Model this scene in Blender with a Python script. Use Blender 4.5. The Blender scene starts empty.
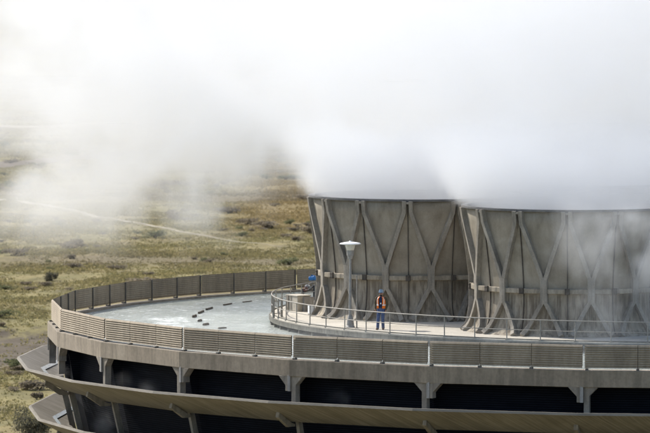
import bpy, math, random
import numpy as np
from mathutils import Vector, Matrix, noise as mnoise

random.seed(11)
rng = np.random.default_rng(11)
scene = bpy.context.scene
C = scene.collection
PI = math.pi
EYE = 36.0                       # height of the eye above the plain
PITCH = 0.0497
CX, CY, R = 17.61, 260.27, 30.55  # axis and corner radius of the round cooling tower
NB = 28                          # facets of the round wall
PH = 0.0017
DECK, RIM = 18.5, 24.11
FENCE_TOP, LEDGE, WATER = 19.13, 18.08, 18.01

# ------------------------------------------------------------------ helpers
class MB:
    """Collects shapes, then links them as one mesh object."""
    def __init__(s):
        s.v, s.f, s.m = [], [], []
    def add(s, vs, fs, mi=0):
        o = len(s.v)
        s.v.extend([tuple(v) for v in vs])
        s.f.extend([tuple(i + o for i in f) for f in fs])
        s.m.extend([mi] * len(fs))
    def box(s, c, h, M=None, mi=0):
        vs = [Vector((c[0] + sx * h[0], c[1] + sy * h[1], c[2] + sz * h[2])) for sx in (-1, 1) for sy in (-1, 1) for sz in (-1, 1)]
        if M is not None: vs = [M @ v for v in vs]
        s.add(vs, [(0, 1, 3, 2), (4, 6, 7, 5), (0, 4, 5, 1), (2, 3, 7, 6), (0, 2, 6, 4), (1, 5, 7, 3)], mi)
    def sweep(s, pts, w, d, up=None, mi=0):
        """rectangular bar along pts; w along side axis, d along the given 'out' vector (one per point)."""
        n = len(pts); pts = [Vector(p) for p in pts]; base = len(s.v); vs = []
        for i in range(n):
            t = (pts[min(i + 1, n - 1)] - pts[max(i - 1, 0)]).normalized()
            o = Vector(up[i]) if up else Vector((0, 0, 1))
            sd = t.cross(o).normalized(); o = sd.cross(t).normalized()
            ww = w[i] if isinstance(w, (list, tuple)) else w
            dd = d[i] if isinstance(d, (list, tuple)) else d
            for a, b in ((-1, -1), (1, -1), (1, 1), (-1, 1)):
                vs.append(pts[i] + sd * a * ww / 2 + o * b * dd / 2)
        fs = []
        for i in range(n - 1):
            for k in range(4):
                fs.append((4 * i + k, 4 * i + (k + 1) % 4, 4 * i + 4 + (k + 1) % 4, 4 * i + 4 + k))
        fs += [(3, 2, 1, 0), tuple(4 * (n - 1) + k for k in range(4))]
        s.add(vs, fs, mi)
    def tube(s, pts, r, n=10, mi=0, flat=1.0, fdir=(0, 1, 0), closed=False):
        pts = [Vector(p) for p in pts]; m = len(pts); vs = []
        fd = Vector(fdir)
        for i in range(m):
            if closed: t = (pts[(i + 1) % m] - pts[i - 1]).normalized()
            else: t = (pts[min(i + 1, m - 1)] - pts[max(i - 1, 0)]).normalized()
            a = fd - t * fd.dot(t)
            if a.length < 1e-3: a = Vector((1, 0, 0)) - t * t.x
            if a.length < 1e-3: a = Vector((0, 0, 1)) - t * t.z
            a.normalize(); b = t.cross(a)
            ri = r[i] if isinstance(r, (list, tuple)) else r
            for k in range(n):
                q = 2 * PI * k / n
                vs.append(pts[i] + a * math.cos(q) * ri * flat + b * math.sin(q) * ri)
        fs = []
        for i in range(m if closed else m - 1):
            j = (i + 1) % m
            for k in range(n):
                fs.append((i * n + k, i * n + (k + 1) % n, j * n + (k + 1) % n, j * n + k))
        if not closed:
            fs += [tuple(range(n - 1, -1, -1)), tuple((m - 1) * n + k for k in range(n))]
        s.add(vs, fs, mi)
    def lathe(s, prof, c=(0, 0, 0), n=32, cap=True, mi=0, M=None):
        vs = []
        for r, z in prof:
            for k in range(n):
                a = 2 * PI * k / n
                v = Vector((c[0] + r * math.cos(a), c[1] + r * math.sin(a), c[2] + z))
                vs.append(M @ v if M is not None else v)
        m = len(prof); fs = []
        for i in range(m - 1):
            for k in range(n):
                fs.append((i * n + k, i * n + (k + 1) % n, (i + 1) * n + (k + 1) % n, (i + 1) * n + k))
        if cap:
            fs += [tuple(range(n - 1, -1, -1)), tuple((m - 1) * n + k for k in range(n))]
        s.add(vs, fs, mi)
    def ball(s, c, r, n=12, m=8, mi=0):
        r = Vector(r) if not isinstance(r, (int, float)) else Vector((r, r, r))
        vs = [(c[0], c[1], c[2] - r.z)]
        for i in range(1, m):
            t = PI * i / m
            for k in range(n):
                a = 2 * PI * k / n
                vs.append((c[0] + r.x * math.sin(t) * math.cos(a), c[1] + r.y * math.sin(t) * math.sin(a), c[2] - r.z * math.cos(t)))
        vs.append((c[0], c[1], c[2] + r.z))
        fs = [(0, 1 + (k + 1) % n, 1 + k) for k in range(n)]
        for i in range(m - 2):
            for k in range(n):
                fs.append((1 + i * n + k, 1 + i * n + (k + 1) % n, 1 + (i + 1) * n + (k + 1) % n, 1 + (i + 1) * n + k))
        l = len(vs) - 1; b = 1 + (m - 2) * n
        fs += [(b + k, b + (k + 1) % n, l) for k in range(n)]
        s.add(vs, fs, mi)
    def prism(s, poly, fn, d0, d1, mi=0):
        """poly in (u,z), fn(u,z,d)->xyz"""
        n = len(poly)
        vs = [fn(u, z, d0) for u, z in poly] + [fn(u, z, d1) for u, z in poly]
        fs = [tuple(range(n - 1, -1, -1)), tuple(range(n, 2 * n))] + [(i, (i + 1) % n, n + (i + 1) % n, n + i) for i in range(n)]
        s.add(vs, fs, mi)
    def build(s, name, mat, parent=None, smooth=False, bevel=0.0, loc=None, recalc=True):
        me = bpy.data.meshes.new(name)
        me.from_pydata(s.v, [], s.f); me.update()
        mats = mat if isinstance(mat, (list, tuple)) else [mat]
        for q in mats: me.materials.append(q)
        if any(s.m): me.polygons.foreach_set('material_index', s.m)
        if recalc:
            import bmesh
            b = bmesh.new(); b.from_mesh(me); bmesh.ops.recalc_face_normals(b, faces=b.faces[:]); b.to_mesh(me); b.free()
        if smooth: me.polygons.foreach_set('use_smooth', [True] * len(me.polygons))
        o = bpy.data.objects.new(name, me); C.objects.link(o)
        if parent is not None: o.parent = parent
        if loc is not None: o.location = loc
        if bevel > 0:
            q = o.modifiers.new('bevel', 'BEVEL'); q.width = bevel; q.segments = 2; q.limit_method = 'ANGLE'; q.angle_limit = 0.7
        return o

def tag(o, label=None, cat=None, group=None, kind=None):
    if label: o['label'] = label
    if cat: o['category'] = cat
    if group: o['group'] = group
    if kind: o['kind'] = kind
    return o

def thing(name, label, cat, loc=(0, 0, 0), rz=0.0, group=None):
    o = bpy.data.objects.new(name, None); C.objects.link(o)
    o.empty_display_size = 0.3
    o.location = loc; o.rotation_euler = (0, 0, rz)
    return tag(o, label, cat, group)

def dup(root, loc, rz, label, group=None):
    r = root.copy(); C.objects.link(r); r.location = loc; r.rotation_euler = (0, 0, rz); r['label'] = label
    if group: r['group'] = group
    for ch in list(root.children):
        c = ch.copy(); C.objects.link(c); c.parent = r
        for g in list(ch.children):
            d = g.copy(); C.objects.link(d); d.parent = c
    return r

def ring(i, r):
    a = PH + i * 2 * PI / NB
    return Vector((CX - r * math.cos(a), CY - r * math.sin(a), 0))

# ------------------------------------------------------------------ materials
class NT:
    def __init__(s, name):
        s.m = bpy.data.materials.new(name); s.m.use_nodes = True
        s.t = s.m.node_tree; s.n = s.t.nodes; s.l = s.t.links
        s.b = s.n['Principled BSDF']
        s.pos = s.n.new('ShaderNodeNewGeometry').outputs['Position']
    def obj(s):
        return s.n.new('ShaderNodeTexCoord').outputs['Object']
    def scale(s, vec, k):
        q = s.n.new('ShaderNodeVectorMath'); q.operation = 'MULTIPLY'
        s.l.new(vec, q.inputs[0]); q.inputs[1].default_value = k
        return q.outputs[0]
    def noise(s, vec, sc, det=4, rough=0.55, dist=0.0):
        q = s.n.new('ShaderNodeTexNoise'); q.inputs['Scale'].default_value = sc
        q.inputs['Detail'].default_value = det; q.inputs['Roughness'].default_value = rough
        q.inputs['Distortion'].default_value = dist
        s.l.new(vec, q.inputs['Vector']); return q.outputs['Fac']
    def ramp(s, fac, stops, interp='LINEAR'):
        q = s.n.new('ShaderNodeValToRGB'); e = q.color_ramp; e.interpolation = interp
        while len(e.elements) < len(stops): e.elements.new(0.5)
        for el, (p, c) in zip(e.elements, stops):
            el.position = p; el.color = (*c, 1) if len(c) == 3 else c
        s.l.new(fac, q.inputs[0]); return q.outputs[0]
    def val(s, fac, a, b, c=0.0, d=1.0):
        q = s.n.new('ShaderNodeMapRange'); q.interpolation_type = 'SMOOTHSTEP'
        for i, x in zip((1, 2, 3, 4), (a, b, c, d)): q.inputs[i].default_value = x
        s.l.new(fac, q.inputs[0]); return q.outputs[0]
    def math(s, op, a, b):
        q = s.n.new('ShaderNodeMath'); q.operation = op
        for i, x in enumerate((a, b)):
            if isinstance(x, (int, float)): q.inputs[i].default_value = x
            else: s.l.new(x, q.inputs[i])
        return q.outputs[0]
    def mix(s, fac, a, b, mode='MIX'):
        q = s.n.new('ShaderNodeMix'); q.data_type = 'RGBA'; q.blend_type = mode
        if isinstance(fac, (int, float)): q.inputs[0].default_value = fac
        else: s.l.new(fac, q.inputs[0])
        for i, x in ((6, a), (7, b)):
            if isinstance(x, (tuple, list)): q.inputs[i].default_value = (*x, 1)
            else: s.l.new(x, q.inputs[i])
        return q.outputs[2]
    def sep(s, vec):
        q = s.n.new('ShaderNodeSeparateXYZ'); s.l.new(vec, q.inputs[0]); return q.outputs
    def bump(s, h, strength=0.3, dist=0.02):
        q = s.n.new('ShaderNodeBump'); q.inputs['Strength'].default_value = strength; q.inputs['Distance'].default_value = dist
        s.l.new(h, q.inputs['Height']); s.l.new(q.outputs[0], s.b.inputs['Normal'])
    def out(s, col, rough=0.8, metal=0.0, spec=0.3):
        if isinstance(col, (tuple, list)): s.b.inputs['Base Color'].default_value = (*col, 1)
        else: s.l.new(col, s.b.inputs['Base Color'])
        if isinstance(rough, (int, float)): s.b.inputs['Roughness'].default_value = rough
        else: s.l.new(rough, s.b.inputs['Roughness'])
        s.b.inputs['Metallic'].default_value = metal
        s.b.inputs['Specular IOR Level'].default_value = spec
        return s.m

def mat_plain(name, col, rough=0.7, metal=0.0, var=0.25, sc=6.0, spec=0.3):
    q = NT(name)
    n = q.noise(q.obj(), sc, 5)
    a = tuple(x * (1 - var) for x in col); b = tuple(min(1, x * (1 + var)) for x in col)
    return q.out(q.ramp(n, [(0.3, a), (0.7, b)]), rough, metal, spec)

def mat_concrete(name, dark, light, streak=0.5, sc=1.0, rough=0.9):
    q = NT(name)
    p = q.obj()
    big = q.noise(p, 0.55 * sc, 5, 0.6)
    fine = q.noise(p, 9 * sc, 5, 0.65)
    st = q.noise(q.scale(p, (3.2, 3.2, 0.5)), 1.1 * sc, 5, 0.6)
    c = q.ramp(big, [(0.25, dark), (0.72, light)])
    k = q.ramp(st, [(0.36, (1 - streak,) * 3), (0.58, (1, 1, 1))])
    c = q.mix(1.0, c, k, 'MULTIPLY')
    c = q.mix(0.35, c, q.ramp(fine, [(0.3, (0.35,) * 3), (0.7, (1.0,) * 3)]), 'MULTIPLY')
    q.bump(fine, 0.25, 0.01)
    return q.out(c, rough)

def mat_shell():
    """stack panels: warm grey-brown, mottled, rust-dark runs below the ring beam (object z = height above the deck)."""
    q = NT('stack_shell_concrete')
    p = q.obj(); x, y, z = q.sep(p)
    big = q.noise(p, 0.8, 6, 0.62, 0.5)
    st = q.noise(q.scale(p, (2.4, 2.4, 0.55)), 1.0, 5, 0.6)
    st2 = q.noise(q.scale(p, (7, 7, 0.7)), 1.0, 4, 0.6)
    fine = q.noise(p, 14, 4, 0.6)
    c = q.ramp(big, [(0.28, (0.245, 0.208, 0.156)), (0.5, (0.325, 0.283, 0.218)), (0.72, (0.40, 0.355, 0.283))])
    c = q.mix(0.38, c, q.ramp(st, [(0.33, (0.55, 0.53, 0.50)), (0.55, (1, 1, 1))]), 'MULTIPLY')
    low = q.val(z, 2.1, 1.7)
    runs = q.math('MULTIPLY', low, q.val(st2, 0.40, 0.62, 0.0, 1.0))
    c = q.mix(q.math('MULTIPLY', runs, 0.6), c, (0.09, 0.068, 0.05))
    pale = q.math('MULTIPLY', q.val(z, 0.9, 0.1), q.val(st, 0.42, 0.6))
    c = q.mix(q.math('MULTIPLY', pale, 0.65), c, (0.42, 0.36, 0.27))
    c = q.mix(0.2, c, q.ramp(fine, [(0.3, (0.5,) * 3), (0.7, (1,) * 3)]), 'MULTIPLY')
    q.bump(fine, 0.3, 0.01)
    return q.out(c, 0.9, 0, 0.15)

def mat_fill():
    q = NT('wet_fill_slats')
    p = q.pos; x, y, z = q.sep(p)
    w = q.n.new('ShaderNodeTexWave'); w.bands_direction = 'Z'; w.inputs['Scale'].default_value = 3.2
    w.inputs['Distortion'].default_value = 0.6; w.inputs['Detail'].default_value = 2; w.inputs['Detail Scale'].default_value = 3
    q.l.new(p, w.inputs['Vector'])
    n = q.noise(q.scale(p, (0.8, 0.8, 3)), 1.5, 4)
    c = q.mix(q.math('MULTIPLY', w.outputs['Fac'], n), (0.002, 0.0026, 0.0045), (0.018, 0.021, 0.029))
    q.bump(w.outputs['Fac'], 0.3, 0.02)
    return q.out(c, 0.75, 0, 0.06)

def mat_apron():
    """ribbed drip apron: tan with slanting weather streaks"""
    q = NT('apron_board')
    uv = q.n.new('ShaderNodeUVMap').outputs[0]
    u, v, _ = q.sep(uv)
    w = q.n.new('ShaderNodeTexWave'); w.bands_direction = 'X'; w.inputs['Scale'].default_value = 1.0
    w.inputs['Distortion'].default_value = 0.25; w.inputs['Detail'].default_value = 1
    cm = q.n.new('ShaderNodeCombineXYZ')
    q.l.new(q.math('SUBTRACT', u, q.math('MULTIPLY', v, 0.55)), cm.inputs[0]); q.l.new(q.math('MULTIPLY', v, 0.15), cm.inputs[1])
    q.l.new(cm.outputs[0], w.inputs['Vector'])
    st = q.noise(q.scale(cm.outputs[0], (6, 1.5, 1)), 1.5, 5, 0.65)
    big = q.noise(q.pos, 0.7, 5, 0.6)
    c = q.ramp(st, [(0.30, (0.185, 0.166, 0.136)), (0.5, (0.245, 0.222, 0.184)), (0.72, (0.36, 0.332, 0.285))])
    c = q.mix(0.45, c, q.ramp(big, [(0.3, (0.45, 0.43, 0.40)), (0.65, (1, 1, 1))]), 'MULTIPLY')
    c = q.mix(q.math('MULTIPLY', w.outputs['Fac'], 0.08), c, (0.13, 0.10, 0.07))
    q.bump(w.outputs['Fac'], 0.25, 0.02)
    return q.out(c, 0.8)

def mat_water():
    q = NT('basin_water')
    p = q.pos; x, y, z = q.sep(p)
    n1 = q.noise(p, 1.6, 5, 0.65, 0.5); n2 = q.noise(p, 5.5, 4, 0.6); n3 = q.noise(p, 0.35, 4, 0.6)
    h = q.math('ADD', q.math('MULTIPLY', n1, 0.7), q.math('MULTIPLY', n2, 0.4))
    # foam: streaks where the inflow tumbles past the weir boards, white flecks elsewhere double as painted glints
    fx = q.math('SUBTRACT', q.val(x, -9.4, -7.4), q.val(x, -7.0, -5.8))
    fy = q.math('SUBTRACT', q.val(y, 253.0, 256.5), q.val(y, 262.5, 266.0))
    churn = q.math('MULTIPLY', fx, fy)
    foamn = q.noise(q.scale(p, (0.8, 1.1, 1)), 1.9, 7, 0.72, 0.4)
    glint_fleck = q.noise(p, 11, 3, 0.6)
    foam = q.val(q.math('ADD', q.math('ADD', foamn, q.math('MULTIPLY', churn, 0.11)), q.math('MULTIPLY', glint_fleck, 0.24)), 0.69, 0.84)
    c = q.ramp(n3, [(0.3, (0.22, 0.24, 0.205)), (0.7, (0.38, 0.40, 0.36))])
    c = q.mix(q.math('MULTIPLY', q.val(n2, 0.45, 0.7), 0.35), c, (0.50, 0.52, 0.49))
    c = q.mix(foam, c, (0.80, 0.82, 0.80))
    q.bump(h, 0.75, 0.28)
    return q.out(c, q.val(foam, 0, 1, 0.22, 0.7), 0, 0.4)

def ground_colour(q):
    p = q.pos
    g1 = q.noise(q.scale(p, (0.05, 0.035, 0.05)), 1.0, 6, 0.62, 0.4)
    g2 = q.noise(q.scale(p, (0.35, 0.2, 0.3)), 1.0, 5, 0.6)
    g3 = q.noise(p, 2.4, 4, 0.6)
    c = q.ramp(g1, [(0.28, (0.165, 0.130, 0.085)), (0.40, (0.245, 0.195, 0.10)), (0.5, (0.20, 0.182, 0.082)), (0.6, (0.265, 0.22, 0.112)), (0.72, (0.155, 0.158, 0.066))])
    c = q.mix(0.55, c, q.ramp(g2, [(0.3, (0.11, 0.09, 0.055)), (0.5, (0.235, 0.195, 0.085)), (0.7, (0.36, 0.29, 0.13))]))
    x, y, z = q.sep(p)
    wob = q.math('MULTIPLY', q.math('SUBTRACT', g2, 0.5), 60.0)
    yw = q.math('ADD', y, wob); xw = q.math('ADD', x, q.math('MULTIPLY', wob, 0.08))
    # rust-brown slope behind the left stack, and brown bands across the plain
    rust = q.math('MULTIPLY', q.math('MULTIPLY', q.val(yw, 660, 730), q.val(yw, 960, 900)), q.val(xw, -17, -8))
    band = q.val(q.noise(q.scale(p, (0.012, 0.02, 0.02)), 1.0, 3, 0.5), 0.50, 0.62)
    return c, g1, g2, g3, rust, band

def mat_ground():
    q = NT('grassland')
    c, g1, g2, g3, rust, band = ground_colour(q)
    c = q.mix(q.math('MULTIPLY', rust, 0.55), c, (0.26, 0.18, 0.085)); c = q.mix(q.math('MULTIPLY', band, 0.6), c, (0.165, 0.13, 0.085))
    x, y, z = q.sep(q.pos)
    wob = q.math('MULTIPLY', q.math('SUBTRACT', g2, 0.5), 26.0)
    yy = q.math('ADD', y, wob)
    # bare dirt apron behind the tower
    dirt = q.math('MULTIPLY', q.val(yy, 462, 468), q.val(yy, 508, 502))
    dcol = q.ramp(g2, [(0.3, (0.085, 0.067, 0.05)), (0.7, (0.155, 0.125, 0.095))])
    c = q.mix(q.math('MULTIPLY', dirt, 0.9), c, dcol)
    c = q.mix(0.4, c, q.ramp(g3, [(0.3, (0.4,) * 3), (0.65, (1,) * 3)]), 'MULTIPLY')
    q.bump(g3, 0.6, 0.2)
    return q.out(c, 0.95, 0, 0.1)

def mat_grass():
    q = NT('dry_grass')
    c, g1, g2, g3, rust, band = ground_colour(q)
    rnd = q.n.new('ShaderNodeAttribute'); rnd.attribute_name = 'tint'
    k = q.ramp(rnd.outputs['Fac'], [(0.0, (0.19, 0.16, 0.105)), (0.18, (0.175, 0.17, 0.072)), (0.45, (0.235, 0.215, 0.088)), (0.75, (0.34, 0.275, 0.125)), (1.0, (0.42, 0.35, 0.19))])
    c = q.mix(0.45, c, k)
    c = q.mix(q.math('MULTIPLY', rust, 0.5), c, (0.31, 0.21, 0.10)); c = q.mix(q.math('MULTIPLY', band, 0.55), c, (0.185, 0.15, 0.095))
    m = q.out(c, 0.9, 0, 0.1)
    tr = q.n.new('ShaderNodeBsdfTranslucent'); q.l.new(c, tr.inputs[0])
    mx = q.n.new('ShaderNodeMixShader'); mx.inputs[0].default_value = 0.45
    q.l.new(q.b.outputs[0], mx.inputs[1]); q.l.new(tr.outputs[0], mx.inputs[2])
    q.l.new(mx.outputs[0], q.n['Material Output'].inputs['Surface'])
    return m

M = {}
M['shell'] = mat_shell()
M['rib'] = mat_concrete('stack_rib_concrete', (0.255, 0.222, 0.178), (0.41, 0.37, 0.305), 0.3, 1.3)
M['beam'] = mat_concrete('ring_beam_concrete', (0.26, 0.22, 0.16), (0.45, 0.39, 0.30), 0.4, 1.6)
M['rim'] = mat_concrete('rim_steel', (0.10, 0.10, 0.105), (0.22, 0.21, 0.20), 0.2, 2.0, 0.6)
M['wall'] = mat_concrete('basin_wall_concrete', (0.255, 0.213, 0.16), (0.365, 0.31, 0.238), 0.3, 0.8)
M['pier'] = mat_concrete('pier_concrete', (0.23, 0.20, 0.16), (0.35, 0.31, 0.25), 0.3, 1.5)
M['bracket'] = mat_concrete('bracket_concrete', (0.32, 0.305, 0.28), (0.44, 0.42, 0.39), 0.25, 2.0)
M['deck'] = mat_concrete('deck_concrete', (0.40, 0.36, 0.29), (0.60, 0.55, 0.46), 0.0, 0.8)
M['deck_edge'] = mat_concrete('deck_edge_concrete', (0.13, 0.125, 0.105), (0.24, 0.23, 0.19), 0.4, 2.0)
M['slat'] = mat_concrete('fence_slat', (0.285, 0.23, 0.162), (0.415, 0.345, 0.25), 0.2, 1.0, 0.75)
M['post'] = mat_plain('fence_post', (0.135, 0.12, 0.10), 0.7)
M['fill'] = mat_fill()
M['apron'] = mat_apron()
M['seam'] = mat_plain('seam_steel', (0.085, 0.072, 0.058), 0.8)
M['galv'] = mat_plain('galvanised_steel', (0.27, 0.25, 0.215), 0.6, 0.2, 0.2, 14)
M['lampmetal'] = mat_plain('lamp_metal', (0.29, 0.28, 0.26), 0.55, 0.2, 0.15, 8)
M['white'] = mat_plain('white_paint', (0.78, 0.78, 0.76), 0.45, 0, 0.06, 8)
M['opal'] = mat_plain('opal_lens', (0.62, 0.60, 0.52), 0.35, 0, 0.1, 8)
M['dark'] = mat_plain('dark_steel', (0.045, 0.045, 0.05), 0.55)
M['blue'] = mat_plain('blue_motor_paint', (0.03, 0.17, 0.43), 0.35, 0, 0.15)
M['red'] = mat_plain('red_oxide', (0.32, 0.10, 0.07), 0.6)
M['board'] = mat_plain('wet_timber', (0.10, 0.075, 0.05), 0.6, 0, 0.4, 9)
M['water'] = mat_water()
M['trough'] = mat_plain('wet_trough', (0.22, 0.225, 0.23), 0.25, 0, 0.25, 3, 0.6)
M['ground'] = mat_ground()
M['grass'] = mat_grass()
M['road'] = mat_plain('gravel_road', (0.36, 0.31, 0.235), 0.95, 0, 0.3, 0.3, 0.1)
M['foot'] = mat_plain('footpath_earth', (0.27, 0.215, 0.145), 0.95, 0, 0.3, 0.6, 0.1)
M['track'] = mat_plain('earth_track', (0.15, 0.12, 0.09), 0.95, 0, 0.3, 0.8, 0.1)
M['shrub_grey'] = mat_plain('grey_shrub_leaf', (0.25, 0.208, 0.145), 0.9, 0, 0.4, 1.3, 0.1)
M['shrub_green'] = mat_plain('green_shrub_leaf', (0.175, 0.18, 0.09), 0.9, 0, 0.4, 1.3, 0.1)
M['shrub_dark'] = mat_plain('dark_shrub_leaf', (0.135, 0.125, 0.085), 0.9, 0, 0.4, 1.3, 0.1)
M['wood'] = mat_plain('shrub_wood', (0.09, 0.07, 0.055), 0.9)
M['skin'] = mat_plain('skin', (0.42, 0.22, 0.15), 0.55, 0, 0.08, 20)
M['orange'] = mat_plain('orange_vest_cloth', (0.92, 0.20, 0.02), 0.75, 0, 0.12, 12)
M['silver'] = mat_plain('reflective_tape', (0.80, 0.80, 0.76), 0.35, 0, 0.08, 20)
M['navy'] = mat_plain('navy_cloth', (0.02, 0.03, 0.07), 0.85, 0, 0.3, 18)
M['olive'] = mat_plain('olive_sleeve_cloth', (0.085, 0.072, 0.045), 0.85, 0, 0.3, 18)
M['denim'] = mat_plain('blue_denim', (0.075, 0.105, 0.20), 0.9, 0, 0.35, 16)
M['boot'] = mat_plain('brown_boot_leather', (0.09, 0.05, 0.03), 0.6, 0, 0.2, 18)
M['hat'] = mat_plain('hard_hat_shell', (0.24, 0.32, 0.40), 0.3, 0, 0.1, 8, 0.5)
M['hair'] = mat_plain('dark_beard_hair', (0.035, 0.022, 0.015), 0.9)
M['glass'] = mat_plain('dark_lens', (0.01, 0.01, 0.012), 0.1, 0, 0.1)
M['glove'] = mat_plain('pale_work_glove', (0.55, 0.50, 0.40), 0.85)

# ------------------------------------------------------------------ camera, light
cam = bpy.data.cameras.new('camera'); cam.sensor_width = 36; cam.lens = 36 * 5500 / 650
cam.clip_start = 1.0; cam.clip_end = 30000
co = bpy.data.objects.new('camera', cam); C.objects.link(co)
co.location = (0, 0, EYE); co.rotation_euler = (PI / 2 - PITCH, 0, 0)
cam.dof.use_dof = True; cam.dof.focus_distance = 249.0; cam.dof.aperture_fstop = 2.8
scene.camera = co

SUN_EL = math.radians(43)
SH = Vector((-0.77, 0.64, 0)).normalized()
SDIR = Vector((SH.x * math.cos(SUN_EL), SH.y * math.cos(SUN_EL), math.sin(SUN_EL)))
sl = bpy.data.lights.new('sun', 'SUN'); sl.energy = 4.6; sl.angle = math.radians(0.5); sl.color = (1.0, 0.965, 0.91)
so = bpy.data.objects.new('sun', sl); C.objects.link(so)
so.rotation_euler = SDIR.to_track_quat('Z', 'Y').to_euler(); so.location = (-60, 300, 120)
w = bpy.data.worlds.new('World'); scene.world = w; w.use_nodes = True
wn = w.node_tree; bg = wn.nodes['Background']
sky = wn.nodes.new('ShaderNodeTexSky'); sky.sky_type = 'NISHITA'; sky.sun_disc = False
sky.sun_elevation = SUN_EL; sky.sun_rotation = math.atan2(SH.x, SH.y) % (2 * PI)
sky.altitude = 400; sky.air_density = 1.0; sky.dust_density = 2.0
wn.links.new(sky.outputs[0], bg.inputs['Color']); bg.inputs['Strength'].default_value = 0.15

# ------------------------------------------------------------------ ground, roads
def terrain_h(x, y):
    if y < 330: return 0.0
    k = min(1.0, (y - 330) / 60)
    h = 0.55 * mnoise.noise(Vector((x * 0.045, y * 0.03, 1.7))) + 0.22 * mnoise.noise(Vector((x * 0.16, y * 0.11, 5.2)))
    bank = 1.1 / (1 + math.exp(-(y - 512 - 0.25 * x) / 1.6)) * (1 / (1 + math.exp((y - 560) / 18)))   # low bank behind the dirt apron
    return k * h + bank

def build_ground():
    xs = [-9000, -3000, -900, -300] + list(np.arange(-130, 61, 1.6)) + [150, 400, 1200, 4000, 9000]
    ys = [-3000, -600, 0, 200, 300] + list(np.arange(330, 700, 1.8)) + list(np.arange(700, 1300, 5.0)) + [1400, 1700, 2300, 3500, 6000, 12000, 22000]
    nx, ny = len(xs), len(ys)
    b = MB(); vs = []
    for y in ys:
        for x in xs:
            vs.append((x, y, terrain_h(x, y) if -140 < x < 70 and y < 1350 else 0.0))
    fs = [(j * nx + i, j * nx + i + 1, (j + 1) * nx + i + 1, (j + 1) * nx + i) for j in range(ny - 1) for i in range(nx - 1)]
    b.add(vs, fs)
    return tag(b.build('ground', M['ground'], smooth=True, recalc=False), kind='structure')
build_ground()

def px_ground(px, py):
    d = EYE / (PITCH + (py - 216.5) / 5500)
    return Vector(((px - 325) / 5500 * d, d, 0))

def strip(name, pts, width, mat, lift, taper=0):
    b = MB(); vs = []; P = []
    for i in range(len(pts) - 1):
        a, c = Vector(pts[i]), Vector(pts[i + 1])
        n = max(2, int((c - a).length / 1.2))
        P += [a.lerp(c, k / n) for k in range(n)]
    P.append(Vector(pts[-1]))
    for i, p in enumerate(P):
        t = (P[min(i + 1, len(P) - 1)] - P[max(i - 1, 0)]).normalized(); s = Vector((-t.y, t.x, 0))
        for k in range(5):
            jit = 0.22 * width * mnoise.noise(Vector((p.x * 0.3, p.y * 0.3, k * 7))) if k in (0, 4) else 0
            tp = min(1.0, 0.12 + (len(P) - 1 - i) / taper) if taper else 1.0
            q = p + s * ((k / 4 - 0.5) * width + jit) * tp
            vs.append((q.x, q.y, terrain_h(q.x, q.y) + lift))
    fs = [(i * 5 + k, i * 5 + k + 1, i * 5 + 6 + k, i * 5 + 5 + k) for i in range(len(P) - 1) for k in range(4)]
    b.add(vs, fs)
    return tag(b.build(name, mat, recalc=False), kind='structure')
ROAD = [px_ground(*p) for p in ((-60, 190), (10, 202), (75, 212), (100, 217.2), (159, 228.6), (201, 236.5), (234, 242.3), (281, 248.5))]
strip('gravel_road', ROAD, 1.25, M['road'], 0.04, 120)
TRACK = [px_ground(*p) for p in ((-60, 171), (0, 165), (40, 161), (90, 155), (160, 150))]
strip('earth_track', TRACK, 7.0, M['track'], 0.10)
PATH = [px_ground(*p) for p in ((-60, 129), (0, 127.5), (55, 127), (120, 126))]
strip('far_road', PATH, 9.0, M['road'], 0.10)
FOOT = [px_ground(*p) for p in ((-50, 343), (-10, 342), (15, 338), (40, 334.5), (70, 333))]

# ------------------------------------------------------------------ grass and shrubs
def hidden_by_tower(px, py):
    """true where the tower stands between the eye and the plain"""
    xs = [50, 75, 125, 201, 297, 311]; ys = [300, 290.5, 282, 274, 268, 266]
    if px > 314: return True
    if px < 48: return False
    return py > np.interp(px, xs, ys) + 8

def to_px(x, y):
    return 325 + x / y * 5500, 216.5 + (EYE / y - PITCH) * 5500

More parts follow.
